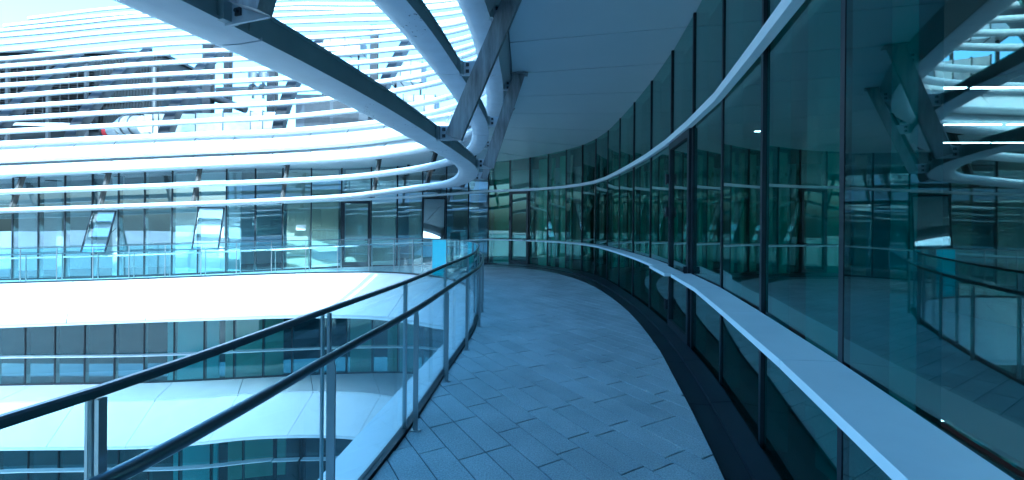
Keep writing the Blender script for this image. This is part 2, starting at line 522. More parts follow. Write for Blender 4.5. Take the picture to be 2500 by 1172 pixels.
# far terrace paving, too flat to the eye to pick the slabs apart
def paving_material():
    m = painted('terrace_paving', (0.34, 0.37, 0.40), 0.55, var=0.1)
    nt = m.node_tree
    b = nt.nodes['Principled BSDF']
    src = b.inputs['Base Color'].links[0].from_socket
    tc = N(nt, 'ShaderNodeTexCoord')
    br = N(nt, 'ShaderNodeTexBrick', Scale=1.0)
    br.inputs['Color1'].default_value = (1, 1, 1, 1)
    br.inputs['Color2'].default_value = (.9, .9, .9, 1)
    br.inputs['Mortar'].default_value = (.35, .35, .35, 1)
    br.inputs['Mortar Size'].default_value = .012
    br.inputs['Brick Width'].default_value = .53
    br.inputs['Row Height'].default_value = .3
    nt.links.new(tc.outputs['Object'], br.inputs['Vector'])
    mx = N(nt, 'ShaderNodeMix', data_type='RGBA', blend_type='MULTIPLY')
    mx.inputs[0].default_value = 1
    nt.links.new(src, mx.inputs[6])
    nt.links.new(br.outputs['Color'], mx.inputs[7])
    nt.links.new(mx.outputs[2], b.inputs['Base Color'])
    return m
M['paving'] = paving_material()
A, B = radial(DECK, 0.2, DECK.near(-2.6, 13.5), 0.3, -0.06)
MB().loft(A, B, (0, 0, -.025)).build('terrace_paving', 'paving', kind='structure', label='pale paving strip behind the glass rail of the sunny wing', category='paving')

# soffit panels
soffit = thing('soffit', 'smooth blue grey soffit of wide panels over the curved walkway', 'soffit', (0, 8, 4), kind='structure')
s = 0.3
s_start = SOFFIT.near(-.05, 6.0)
cuts = [s_start + 1.26 * i for i in range(-40, 12)]
cuts = [c for c in cuts if 0.2 < c < SOFFIT.L - 0.2]
for a, b in zip(cuts[:-1], cuts[1:]):
    A, B = radial(SOFFIT, a + .012, b - .012, 0.32, 0.25, True)
    MB().loft(A, B, (0, 0, .06)).build('soffit_panel', 'soffit', soffit)
A, B = radial(SOFFIT, 0.2, SOFFIT.L - .2, 0.4, 6.0, True)
MB().loft([(a[0], a[1], a[2] + .08) for a in A], [(b[0], b[1], b[2] + .08) for b in B], (0, 0, .15)).build('roof_slab', 'slab', soffit)

# ------------------------------------------------------------------ walkway tiles
walk = thing('walkway', 'curved walkway of blue grey granite tiles between glass rail and glass wall', 'walkway', (0, 6, 0), kind='structure')
A, B = [], []
for p, n in DECK.path(DECK.near(-3.2, 14.1), DECK.L - .5, .15):
    t = hit(p, -n, GUT.p)
    if t:
        A.append((p[0] - n[0] * .04, p[1] - n[1] * .04, p[2] - .0075))
        B.append((p[0] - n[0] * (t - .005), p[1] - n[1] * (t - .005), p[2] - .0075))
MB().loft(A, B, (0, 0, -.015)).build('mortar_bed', 'slab', walk)
TA = np.array([math.sin(math.radians(31)), -math.cos(math.radians(31))])
TB = np.array([math.cos(math.radians(31)), math.sin(math.radians(31))])
TW, TL, GAP = .2, .53, .009
left_edge = DECK.off(-.035)

def clip(poly, p0, n):
    out = []
    for i in range(len(poly)):
        a, b = poly[i], poly[(i + 1) % len(poly)]
        da, db = np.dot(a - p0, n), np.dot(b - p0, n)
        if da >= 0:
            out.append(a)
        if da * db < 0:
            out.append(a + (b - a) * (da / (da - db)))
    return out

def nearest(ring, c):
    i = int(np.argmin((ring.p[:, 0] - c[0]) ** 2 + (ring.p[:, 1] - c[1]) ** 2))
    return ring.p[i, :2], ring.n[i]

def area(p):
    return 0.5 * abs(sum(p[i][0] * p[(i + 1) % len(p)][1] - p[(i + 1) % len(p)][0] * p[i][1] for i in range(len(p))))

tiles = []
for r in range(-80, 90):
    ofs = random.choice([0, .13, .2, .265, .33, .4])
    for q in range(-50, 50):
        c = TB * (r + .5) * TW + TA * ((q + .5) * TL + ofs)
        if not (-4.2 < c[0] < 3 and -1.2 < c[1] < 16.4):
            continue
        pL, nL = nearest(left_edge, c)
        pR, nR = nearest(GUT, c)
        dl, dr = np.dot(c - pL, -nL), np.dot(c - pR, nR)
        if dl < -.3 or dr < -.3:
            continue
        w, l = TW / 2 - GAP / 2, TL / 2 - GAP / 2
        poly = [c + TB * a * w + TA * b * l for a, b in ((-1, -1), (1, -1), (1, 1), (-1, 1))]
        whole = True
        for pp, nn, dd in ((pL, -nL, dl), (pR, nR, dr)):
            if dd < .3:
                for v in list(poly):
                    ring = left_edge if nn is not nR else GUT
                    a_, b_ = nearest(ring, v)
                    b_ = -b_ if ring is left_edge else b_
                    if np.dot(v - a_, b_) < 0:
                        poly = clip(poly, a_, b_)
                        whole = False
                        if len(poly) < 3:
                            break
            if len(poly) < 3:
                break
        if len(poly) < 3 or area(poly) < .0015:
            continue
        px = 1250 + c[0] / max(c[1], .1) * 1080
        inview = c[1] > 2.2 and 700 < px < 1900
        tiles.append((0 if inview else 1, c[1], c, poly, whole))
tiles.sort(key=lambda t: (t[0], t[1]))
tile_mesh = None
rest = MB()
for i, (vis, _, c, poly, whole) in enumerate(tiles):
    z1 = zfloor(c[0]) + random.uniform(-.0012, .0012)
    if i < 300 and vis == 0:
        if whole and tile_mesh is not None:
            o = bpy.data.objects.new('tile', tile_mesh)
            o.parent = walk
            o.location = (c[0], c[1] - 6, z1)
            col.objects.link(o)
            continue
        mb = MB()
        n = len(poly)
        loc = c if True else 0
        top = [(p[0] - c[0], p[1] - c[1], 0) for p in poly]
        ins = [(p[0] * (1 - .003 / math.hypot(p[0], p[1])), p[1] * (1 - .003 / math.hypot(p[0], p[1])), 0) for p in top]
        edge = [(p[0], p[1], -.003) for p in top]
        bot = [(p[0], p[1], -.026) for p in top]
        mb.add(ins + edge + bot, [tuple(range(n))] + [(j, (j + 1) % n, n + (j + 1) % n, n + j) for j in range(n)]
               + [(n + j, n + (j + 1) % n, 2 * n + (j + 1) % n, 2 * n + j) for j in range(n)])
        o = mb.build('tile', 'granite', None)
        o.parent = walk
        o.location = (c[0], c[1] - 6, z1)
        if whole:
            tile_mesh = o.data
    else:
        n = len(poly)
        top = [(p[0], p[1], z1) for p in poly]
        bot = [(p[0], p[1], z1 - .026) for p in poly]
        rest.add(top + bot, [tuple(range(n))] + [(j, (j + 1) % n, n + (j + 1) % n, n + j) for j in range(n)])
rest.build('far_tiles', 'granite', walk, kind='stuff')

# ------------------------------------------------------------------ curtain walls
def pane_box(mb, a, b, n, z0a, z0b, z1a, z1b, t=.012):
    """glass pane between two stations; bottom and top heights may differ at each end"""
    A = [(a[0], a[1], z0a), (b[0], b[1], z0b), (b[0], b[1], z1b), (a[0], a[1], z1a)]
    B = [(p[0] - n[0] * t, p[1] - n[1] * t, p[2]) for p in A]
    mb.add(A + B, [(0, 1, 2, 3), (7, 6, 5, 4), (0, 4, 5, 1), (1, 5, 6, 2), (2, 6, 7, 3), (3, 7, 4, 0)])

def curtain(root, st, zf, zt, hs, hb, gm, doors=(), opens=(), sill_d=.2, fin=True, band_d=.1, sill_t=.035):
    """st: stations (x, y); zf/zt: floor and head height; hs/hb: sill and band height above the floor, as functions of x"""
    st = [np.array(p, float) for p in st]
    nst = len(st)
    bays = []
    for i in range(nst - 1):
        d = st[i + 1] - st[i]
        L = np.linalg.norm(d)
        t = d / L
        bays.append((t, np.array([t[1], -t[0]]), L))
    nn = []
    for i in range(nst):
        n = bays[max(0, i - 1)][1] + bays[min(nst - 2, i)][1]
        nn.append(n / np.linalg.norm(n))
    for i in range(nst):                                          # mullions
        p, n = st[i], nn[i]
        t = np.array([-n[1], n[0]])
        z0, z1 = zf(p), zt(p)
        mb = MB()
        mb.obox((p[0], p[1], z0), (t[0], t[1], 0), (n[0], n[1], 0), UP, (-.022, -.022, 0), (.022, .008, z1 - z0), 0)
        if fin:
            mb.obox((p[0], p[1], z0), (t[0], t[1], 0), (n[0], n[1], 0), UP, (-.02, -.17, .01), (.02, -.0225, z1 - z0 - .01), 1)
        mb.build('mullion', ['mullion', 'fin'], root)
    for i in range(nst - 1):
        t, n, L = bays[i]
        a = st[i] + t * .03
        b = st[i + 1] - t * .03
        jt = rng.normal(0, .0035) if not (L > .95 and abs(st[i][0] - 1.49) < .01) else .012
        a2, b2 = a - n * .008 + n * jt, b - n * .008 - n * jt
        za, zb = zf(a), zf(b)
        ta, tb = zt(a), zt(b)
        sa, sb = za + hs(a), zb + hs(b)
        ba, bb = za + hb(a), zb + hb(b)
        is_door = i in doors
        # base rail and head
        mb = MB()
        mb.loft([(a[0] + n[0] * .02, a[1] + n[1] * .02, za), (b[0] + n[0] * .02, b[1] + n[1] * .02, zb)],
                [(a[0] + n[0] * .02, a[1] + n[1] * .02, za + .06), (b[0] + n[0] * .02, b[1] + n[1] * .02, zb + .06)], (-n[0] * .06, -n[1] * .06, 0))
        mb.build('base_rail', 'mullion', root)
        if is_door:
            door = MB()
            X = (t[0], t[1], 0)
            Y = (n[0], n[1], 0)
            W = np.linalg.norm(b - a)
            o = (a[0], a[1], za)
            H = (ba + bb) / 2 - za - .03
            fw = .085
            for lo, hi in (((0, -.03, .07), (fw, .04, H)), ((W - fw, -.03, .07), (W, .04, H)), ((fw, -.03, .07), (W - fw, .04, .07 + .14)), ((fw, -.03, H - .12), (W - fw, .04, H))):
                door.obox(o, X, Y, UP, lo, hi)
            d_ = door.build('door', 'mullion', root, label='dark framed glazed door leaf')
            gp = MB()
            gp.obox(o, X, Y, UP, (fw - .005, -.006, .2), (W - fw + .005, .006, H - .11))
            gp.build('pane', gm, d_)
            hd = MB()
            hd.obox(o, X, Y, UP, (W - fw * .7, .04, 1.0), (W - fw * .4, .085, 1.1))
            hd.obox(o, X, Y, UP, (W - fw * 2.2, .07, 1.035), (W - fw * .4, .09, 1.06))
            hd.build('handle', 'mullion', d_)
            for hz in (.35, 1.75, 2.25):
                h = MB()
                h.obox(o, X, Y, UP, (-.02, .041, hz), (.03, .07, hz + .14))
                h.tube((a[0] + n[0] * .075, a[1] + n[1] * .075, za + hz - .01), (a[0] + n[0] * .075, a[1] + n[1] * .075, za + hz + .15), .014, 8)
                h.build('hinge', 'mullion', d_)
        elif i in opens:
            mb = MB()
            pane_box(mb, a2, b2, n, za + .06, zb + .06, sa - .01, sb - .01)
            mb.build('pane', gm, root)
            # sash hinged at its head, pushed out at the foot
            ang = math.radians(17)
            Hs = (ba + bb) / 2 - (sa + sb) / 2 - .12
            top = Vector(((a[0] + n[0] * .035), (a[1] + n[1] * .035), ba - .08))
            X = Vector((t[0], t[1], 0))
            dn = Vector((n[0] * math.sin(ang), n[1] * math.sin(ang), -math.cos(ang)))
            out = X.cross(dn)
            W = np.linalg.norm(b - a)
            sash = MB()
            fw = .04
            for lo, hi in (((0, 0, -.02), (W, fw, .02)), ((0, Hs - fw, -.02), (W, Hs, .02)), ((0, fw, -.02), (fw, Hs - fw, .02)), ((W - fw, fw, -.02), (W, Hs - fw, .02))):
                sash.obox(top, X, dn, out, lo, hi)
            so = sash.build('open_sash', 'mullion', root, label='top hung window sash standing open')
            gp = MB()
            gp.obox(top, X, dn, out, (fw, fw, -.006), (W - fw, Hs - fw, .006))
            gp.build('pane', gm, so)
            for e in (0.02, W - .02):
                st_ = MB()
                pt = top + X * e + dn * (Hs * .55)
                st_.bar(pt, (pt.x - n[0] * Hs * .55 * math.sin(ang), pt.y - n[1] * Hs * .55 * math.sin(ang), pt.z + .18), (t[0], t[1], 0), .015, .008)
                st_.build('stay', 'mullion', so)
        else:
            mb = MB()
            pane_box(mb, a2, b2, n, za + .06, zb + .06, sa - .01, sb - .01)
            mb.build('pane', gm, root)
            mb = MB()
            jt2 = rng.normal(0, .002)
            pane_box(mb, a2 + n * jt2, b2 - n * jt2, n, sa + .01, sb + .01, ba - .005, bb - .005)
            mb.build('pane', gm, root)
        if ta > ba + .1:
            mb = MB()
            pane_box(mb, a2, b2, n, ba + .005, bb + .005, ta - .01, tb - .01)
            mb.build('pane', gm, root)
        # sill ledge with its own thickness, split at each mullion
        so_ = .07 if is_door else 0.0
        a3, b3 = st[i] + t * .003, st[i + 1] - t * .003
        na, nb = nn[i], nn[i + 1]
        if is_door:
            a3, b3 = st[i] + t * .06, st[i + 1] - t * .06
            na = nb = n
        q0 = .012 + so_
        q1 = sill_d + so_
        mb = MB()
        mb.loft([(a3[0] + na[0] * q0, a3[1] + na[1] * q0, sa), (b3[0] + nb[0] * q0, b3[1] + nb[1] * q0, sb)],
                [(a3[0] + na[0] * q1, a3[1] + na[1] * q1, sa - .012), (b3[0] + nb[0] * q1, b3[1] + nb[1] * q1, sb - .012)], (0, 0, -sill_t))
        mb.build('sill', 'sill', root)
        if ta > ba + .1:
            mb = MB()
            a3, b3 = st[i] + t * .002, st[i + 1] - t * .002
            na, nb = nn[i], nn[i + 1]
            mb.loft([(a3[0] + na[0] * .012, a3[1] + na[1] * .012, ba - .05), (b3[0] + nb[0] * .012, b3[1] + nb[1] * .012, bb - .05)],
                    [(a3[0] + na[0] * band_d, a3[1] + na[1] * band_d, ba - .05), (b3[0] + nb[0] * band_d, b3[1] + nb[1] * band_d, bb - .05)], (0, 0, .085))
            mb.build('band', 'sill', root)

def soffit_z(p):
    q = SOFFIT.p
    i = int(np.argmin((q[:, 0] - p[0]) ** 2 + (q[:, 1] - p[1]) ** 2))
    return float(q[i, 2]) + rise(p[0], p[1])
zf0 = lambda p: zfloor(p[0]) + (-.08 * float(np.interp(p[0], [-7, -1.5], [0, 1])) if p[1] > 12 else -.08)
hs0 = lambda p: float(np.interp(p[0], [-16, -8, -5, -1], [.78, .80, .90, 1.02])) if p[1] > 12 else 1.02
hb0 = lambda p: float(np.interp(p[0], [-16, -9, -5, -1], [2.38, 2.45, 2.62, 2.90])) if p[1] > 12 else 2.90

far = thing('curtain_wall', 'sunlit glass wall of the far wing with three windows hinged open', 'glass wall', (-11, 15.5, -.4))
curtain(far, WALL[:NFAR + 1], zf0, soffit_z, hs0, hb0, 'glass', doors=(17,), opens=(8, 12, 20), sill_d=.22)
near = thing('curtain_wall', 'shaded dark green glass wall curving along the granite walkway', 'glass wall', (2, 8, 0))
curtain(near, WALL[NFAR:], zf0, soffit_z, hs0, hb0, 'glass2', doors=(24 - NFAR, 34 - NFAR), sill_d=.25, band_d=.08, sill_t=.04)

# paper notice stuck on the glass
MB().obox((-7.62, 16.30, 1.22), (.95, .316, 0), (.316, -.95, 0), UP, (-.3, .0, 0), (.02, .004, .2)).build(
    'paper_notice', 'paper', label='small white paper notice stuck inside the far glass wall', category='notice')

# black gutter and plinth along the walkway wall
gut = thing('gutter', 'black metal gutter strip between granite tiles and the glass wall', 'gutter', (2, 8, 0))
s0, s1 = GUT.near(-.868, 15.8), GUT.L - .1
cuts = list(np.arange(s0, s1, 1.2))
for a, b in zip(cuts[:-1], cuts[1:]):
    A, B = [], []
    for p, n in GUT.path(a + .003, b - .003, .3):
        t = hit(p, -n, wall_np) or .3
        A.append((p[0], p[1], p[2], n, t))
    MB().loft([(q[0] - q[3][0] * .012, q[1] - q[3][1] * .012, -.014) for q in A],
              [(q[0] - q[3][0] * q[4] * .5, q[1] - q[3][1] * q[4] * .5, -.014) for q in A], (0, 0, -.02)).build('gutter_tray', 'gutter', gut)
    MB().loft([(q[0] - q[3][0] * (q[4] * .5 + .003), q[1] - q[3][1] * (q[4] * .5 + .003), .012) for q in A],
              [(q[0] - q[3][0] * (q[4] - .03), q[1] - q[3][1] * (q[4] - .03), .03) for q in A], (0, 0, -.06)).build('plinth', 'gutter', gut)
    MB().loft([(q[0] + q[3][0] * .002, q[1] + q[3][1] * .002, .004) for q in A],
              [(q[0] - q[3][0] * .01, q[1] - q[3][1] * .01, .004) for q in A], (0, 0, -.05)).build('edge_strip', 'darksteel', gut)

# ------------------------------------------------------------------ louvre tubes and beams
PROF = [(-.19, -.085), (-.05, -.092), (.07, -.088), (.14, -.07), (.19, -.035), (.205, .005), (.19, .04), (.145, .068), (.07, .085), (-.06, .09),
        (-.19, .09), (-.19, .072), (-.172, .072), (-.172, -.066), (-.19, -.066)]
PMAT = [0] * 10 + [1] * 5
ROUND = [(.087 * math.cos(a), .087 * math.sin(a)) for a in np.linspace(0, 2 * math.pi, 13)[:-1]]
ORD = ['', 'lowest', 'second', 'third', 'fourth', 'fifth', 'sixth', 'seventh', 'eighth', 'ninth', 'tenth', 'eleventh', 'twelfth', 'thirteenth',
       'fourteenth', 'fifteenth', 'sixteenth', 'seventeenth', 'eighteenth', 'topmost']
ANCHOR = {1: (-1.42, 2.28), 2: (-.70, 4.75), 3: (-.3, 6.6), 4: (-.06, 5.4)}
tube_root = {}
for k, R_ in T.items():
    big = k <= 4
    send = R_.L - .1 if k <= 5 else None
    if send is None:
        j = np.where((R_.p[:, 0] > 1.2) & (R_.p[:, 1] > 6))[0]
        send = float(R_.s[j[0]]) if len(j) else R_.L - .1
        jj = np.where((R_.p[:, 1] < 8.5) & (R_.p[:, 0] > -3))[0]
        if len(jj):
            send = min(send, float(R_.s[jj[0]]))
    if k == 1:
        lab = 'lowest white louvre beam sweeping from overhead round the bend to the far wing'
    elif k == 2:
        lab = 'second white louvre beam, with chipped paint, just above the lowest one'
    elif k == 3:
        lab = 'white louvre beam forming the lower rim of the panelled roof fascia'
    elif k in (4, 5):
        lab = ('white rounded lip between the two rows of fascia panels' if k == 4 else 'white rounded lip along the top of the fascia panels')
    else:
        lab = 'white roof louvre tube, %s counting up from the fascia lip' % (['first', 'second', 'third', 'fourth', 'fifth', 'sixth', 'seventh', 'eighth', 'ninth', 'tenth', 'eleventh', 'twelfth', 'thirteenth', 'topmost'][k - 6])
    p0, _ = R_.at(R_.L * .5)
    root = thing('louvre_beam' if big else 'louvre_tube', lab, 'louvre', tuple(p0), group='white louvres wrapped round the roof')
    tube_root[k] = root
    base = R_.near(*ANCHOR[k]) if k in ANCHOR else random.uniform(0, 3.3)
    seg = 3.3
    cuts = [base + seg * i for i in range(-14, 14)]
    cuts = [.1] + [c for c in cuts if .6 < c < send - .5] + [send]
    for a, b in zip(cuts[:-1], cuts[1:]):
        gap = .006 if big else .007
        mb = MB()
        if big:
            wk = .93 if k == 1 else .78
            mb.sweep(R_.path(a + gap, b - gap, .2), [(x * wk, z * .87) for x, z in PROF], PMAT)
            mb.build('tube_section', ['beam', 'web'], root, smooth=True)
        else:
            mb.sweep(R_.path(a + gap, b - gap, .3), ROUND)
            mb.build('tube_section', 'white', root, smooth=True)
    # dark sleeve inside the joints
    if not big:
        for c in cuts[1:-1]:
            MB().sweep(R_.path(c - .05, c + .05, .05), [(x * .93, z * .93) for x, z in ROUND]).build('joint_sleeve', 'darksteel', root)
    else:
        for c in cuts[1:-1]:
            MB().sweep(R_.path(c - .06, c + .06, .06), [(x * (.88 if k == 1 else .74), z * .81) for x, z in PROF[:11]]).build('joint_sleeve', 'web', root)

# fascia panels between the rim and lips
fr = thing('roof_fascia', 'two rows of white sloping panels along the roof edge of the far wing', 'fascia', (-9, 14, 3))
for (ka, kb) in ((3, 4), (4, 5)):
    Ra, Rb = T[ka], T[kb]
    n = 16
    L = Ra.L - 1.0
    cuts = np.arange(.3, L, 1.22)
    for a, b in zip(cuts[:-1], cuts[1:]):
        A, B, TT = [], [], []
        for u in np.linspace((a + .017) / Ra.L, (b - .017) / Ra.L, 6):
            pa, na = Ra.at(u * Ra.L)
            pb, nb = Rb.at(u * Rb.L)
            A.append((pa[0] + na[0] * .0, pa[1] + na[1] * .0, pa[2] + .03))
            B.append((pb[0] - nb[0] * .2, pb[1] - nb[1] * .2, pb[2]))
            TT.append(Vector((-na[0] * .03, -na[1] * .03, -.01)))
        MB().loft(A, B, TT).build('fascia_panel', 'fascia', fr)
A, B = [], []
for u in np.linspace(.004, .995, 160):
    pa, na = T[3].at(u * T[3].L)
    ps, _ = SOFFIT.at(u * SOFFIT.L)
    A.append((pa[0] - na[0] * .13, pa[1] - na[1] * .13, pa[2] - .065))
    B.append((pa[0] - na[0] * .27, pa[1] - na[1] * .27, ps[2] + .03))
MB().loft(A, B, (0, 0, .03)).build('edge_trim', 'fascia', fr)
for ka, kb in ((3, 4), (4, 5)):
    A, B = [], []
    for u in np.linspace(.005, .97, 150):
        pa, na = T[ka].at(u * T[ka].L)
        pb, nb = T[kb].at(u * T[kb].L)
        A.append((pa[0] - na[0] * .06, pa[1] - na[1] * .06, pa[2] + .03))
        B.append((pb[0] - nb[0] * .26, pb[1] - nb[1] * .26, pb[2]))
    MB().loft(A, B).build('joint_backing', 'web', fr)

# added roof mass, hidden above the soffit, sized to shade the terrace fascia
A, B, TT = [], [], []
rr = SOFFIT
for p, n in rr.path(rr.near(-.35, 10.1), rr.L - .2, .4):
    A.append((p[0] - n[0] * 1.1, p[1] - n[1] * 1.1, 4.6))
    B.append((p[0] - n[0] * 1.5, p[1] - n[1] * 1.5, 6.3))
    TT.append(Vector((-n[0] * 3.0, -n[1] * 3.0, 0)))
MB().loft(A, B, TT).build('roof_shade_mass', 'roof', label='unseen roof mass added above the walkway soffit for its shadow', category='roof', kind='structure')

# ------------------------------------------------------------------ struts and brackets
def ring_at(k, s_rim):
    """point of tube k opposite the soffit edge point at arc length s_rim"""
    u = s_rim / SOFFIT.L
    p, n = SOFFIT.at(s_rim)
    R_ = T[k]
    d = (R_.p[:, :2] - p[:2]) @ np.array([-n[1], n[0]])
    w = np.where(((R_.p[:, 0] - p[0]) ** 2 + (R_.p[:, 1] - p[1]) ** 2) < 4, np.abs(d), 9)
    i = int(np.argmin(w))
    return R_.p[i], R_.n[i]

strut_spots = [(-.74, 1.78, 'bare steel strut end above the near handrail, its box section cut open'),
               (-.1, 4.75, 'long scraped steel strut hung from the soffit edge, crossing two louvre beams'),
               (-.02, 7.25, 'scraped steel strut hung from the soffit, beside the tightest beam bend'),
               (-.22, 9.4, 'steel strut at the bend, half hidden behind the scraped one'),
               (-.95, 11.55, 'short steel strut just round the bend, above the cyan rail panel'),
               (-2.25, 13.1, 'leaning steel strut over the open window beside the bend'),
               (-4.15, 13.9, 'leaning steel strut over the pane beside the glazed door'),
               (-7.35, 14.2, 'leaning steel strut over the pane with the paper notice side'),
               (-10.1, 14.1, 'leaning steel strut just before the second open window'),
               (-12.75, 13.95, 'leaning steel strut just before the first open window'),
               (-15.3, 13.87, 'leaning steel strut two panes along from the first open window'),
               (-18.2, 13.78, 'leaning steel strut at the outer end of the far wing')]
for i, (x, y, lab) in enumerate(strut_spots):
    s_ = SOFFIT.near(x, y)
    p, n = SOFFIT.at(s_)
    t1, n1 = ring_at(1, s_)
    t = Vector((-n[1], n[0], 0))
    nv = Vector((n[0], n[1], 0))
    near_side = i < 4
    off_b = (t1[:2] - p[:2]) @ n - .37
    top = Vector((p[0], p[1], p[2] - .001)) - nv * .12
    bot = Vector((p[0], p[1], t1[2] - .06)) + nv * off_b
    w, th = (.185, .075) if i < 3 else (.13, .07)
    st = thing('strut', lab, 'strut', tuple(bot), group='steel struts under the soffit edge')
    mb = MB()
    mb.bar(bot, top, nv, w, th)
    mb.build('bar', 'strut' if i < 4 else 'strut_dark_for_sun', st)
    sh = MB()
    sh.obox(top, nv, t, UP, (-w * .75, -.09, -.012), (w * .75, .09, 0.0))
    sh.build('shoe_plate', 'strut' if i < 4 else 'strut_dark_for_sun', st)
    for k in (1, 2, 3):
        tk, nk = ring_at(k, s_)
        ok = (tk[:2] - p[:2]) @ n + (.012 if k == 1 else .04)
        zc = tk[2]
        u = (zc - bot.z) / (top.z - bot.z)
        so = off_b + (-.12 - off_b) * u
        if ok - .17 - so < .05:
            continue
        br = MB()
        o = Vector((p[0], p[1], zc))
        side = -.05
        br.obox(o, nv, t, UP, (so - .04, side - .006, -.085), (ok - .173, side + .006, .075))
        bo = br.build('bracket', 'beam' if i < 5 else 'strut_dark_for_sun', tube_root[k])  # sunlit far brackets take the darkened strut colour
        e = MB()
        e.obox(o, nv, t, UP, (ok - .215, side - .03, -.075), (ok - .173, side + .045, .072))
        e.build('end_stiffener', 'web', tube_root[k])
        if i < 5:
            for bz in (-.035, .035):
                b = MB()
                c = o + nv * (ok - .26) + Vector((0, 0, bz))
                b.obox(c, nv, t, UP, (-.018, side - .013, -.018), (.018, side - .006, .018))
                b.tube(c + t * (side - .013), c + t * (side - .026), .009, 8)
                b.obox(c, nv, t, UP, (-.018, side + .006, -.018), (.018, side + .013, .018))
                b.tube(c + t * (side + .013), c + t * (side + .026), .009, 8)
                b.build('bolt', 'greysteel', bo)

# ------------------------------------------------------------------ fascia under the terrace edge
fd = thing('terrace_fascia', 'broad white sloping fascia under the terrace edge, glaring in the sun', 'fascia', (-6, 13, -1))
n_f = len(DECK.p)
par = np.linspace(0, 1, n_f)
cum = DECK.s
cuts = np.arange(.2, DECK.L - .3, 2.35)
for a, b in zip(cuts[:-1], cuts[1:]):
    ua = np.interp(np.linspace(a + .011, b - .011, 9), cum, np.arange(n_f))
    A = [tuple(np.interp(u, np.arange(n_f), DECK.p[:, j]) for j in range(3)) for u in ua]
    B = [tuple(np.interp(u, np.arange(n_f), FASC.p[:, j]) for j in range(3)) for u in ua]
    A = [(p[0], p[1], p[2] - .02) for p in A]
    MB().loft(A, B, (0, 0, -.05)).build('fascia_panel', 'fascia', fd)
A = [tuple(p) for p in FASC.p]
B = []
for p, n in zip(FASC.p, FASC.n):
    B.append((p[0] - n[0] * 3.2, p[1] - n[1] * 3.2, p[2]))
MB().loft([(p[0], p[1], p[2] - .055) for p in A], [(p[0], p[1], p[2] - .055) for p in B], (0, 0, -.05)).build('underside', 'soffit', fd)
MB().loft([(p[0] - n[0] * .05, p[1] - n[1] * .05, p[2] - .09) for p, n in zip(DECK.p, DECK.n)], [(p[0] - n[0] * .05, p[1] - n[1] * .05, p[2] - .06) for p, n in zip(FASC.p, FASC.n)]).build('joint_backing', 'greysteel', fd)

# ------------------------------------------------------------------ lower storeys
LEDGE = Ring([(-24, 14.0, -4.5), (-16.5, 14.2, -4.3), (-11.3, 14.4, -4.28), (-8.4, 15.0, -4.26), (-5.7, 15.0, -4.2), (-3.9, 14.5, -4.15), (-2.6, 13.6, -4.1),
              (-1.8, 12.2, -4.1), (-1.5, 10, -4.1), (-1.6, 8, -4.1), (-1.9, 5, -4.1)])
LOWG = Ring([(-24, 15.4, -4.5), (-17.9, 15.5, -4.3), (-13.2, 15.8, -4.28), (-9.8, 16.3, -4.26), (-7.0, 16.8, -4.25), (-3.8, 16.7, -4.15), (-1.8, 15.9, -4.1),
             (-.3, 14.5, -4.1), (.6, 12.5, -4.1), (.9, 10, -4.1)])
LF = LEDGE.off(.6, -1.2)
ld = thing('lower_fascia', 'lower white ledge and sloping fascia one storey below the terrace', 'fascia', (-8, 14, -4.5))
cuts = np.arange(.2, LEDGE.L - .3, 2.45)
for a, b in zip(cuts[:-1], cuts[1:]):
    us = np.linspace((a + .012) / LEDGE.L, (b - .012) / LEDGE.L, 8)
    E_ = [tuple(LEDGE.at(u * LEDGE.L)[0]) for u in us]
    G_ = [tuple(LOWG.at(u * LOWG.L)[0]) for u in us]
    D_ = [tuple(LF.at(u * LF.L)[0]) for u in us]
    MB().loft(G_, E_, (0, 0, -.05)).build('ledge_panel', 'fascia', ld)
    MB().loft([(p[0], p[1], p[2] - .052) for p in E_], D_, (0, 0, -.05)).build('fascia_panel', 'fascia', ld)
A = [tuple(p) for p in LF.p]
B = [(p[0] - n[0] * 3, p[1] - n[1] * 3, p[2]) for p, n in zip(LF.p, LF.n)]
MB().loft([(p[0], p[1], p[2] - .055) for p in A], [(p[0], p[1], p[2] - .055) for p in B], (0, 0, -.05)).build('underside', 'soffit', ld)

def stations(ring, step, s0, s1):
    return [tuple(ring.at(s)[0][:2]) for s in np.arange(s0, s1, step)]
def ring_z(ring):
    def f(p):
        i = int(np.argmin((ring.p[:, 0] - p[0]) ** 2 + (ring.p[:, 1] - p[1]) ** 2))
        return float(ring.p[i, 2])
    return f
low = thing('curtain_wall', 'glass wall one storey below the terrace, between two white fascias', 'glass wall', (-9, 16, -4.3))
zl = ring_z(LOWG)
curtain(low, stations(LOWG, .99, 1.0, LOWG.L - .5), zl, lambda p: zl(p) + 3.0, lambda p: 1.05, lambda p: 2.98, 'glass_low', sill_d=.2)
LOW2 = LEDGE.off(-1.15, -3.9)
low2 = thing('curtain_wall', 'lowest glass wall two storeys down, under the lower white fascia', 'glass wall', (-9, 15.5, -8.2))
zl2 = ring_z(LOW2)
curtain(low2, stations(LOW2, 1.02, 1.2, LOW2.L - 2), zl2, lambda p: zl2(p) + 2.75, lambda p: 1.1, lambda p: 2.7, 'glass_low', doors=(14, 15), sill_d=.2)

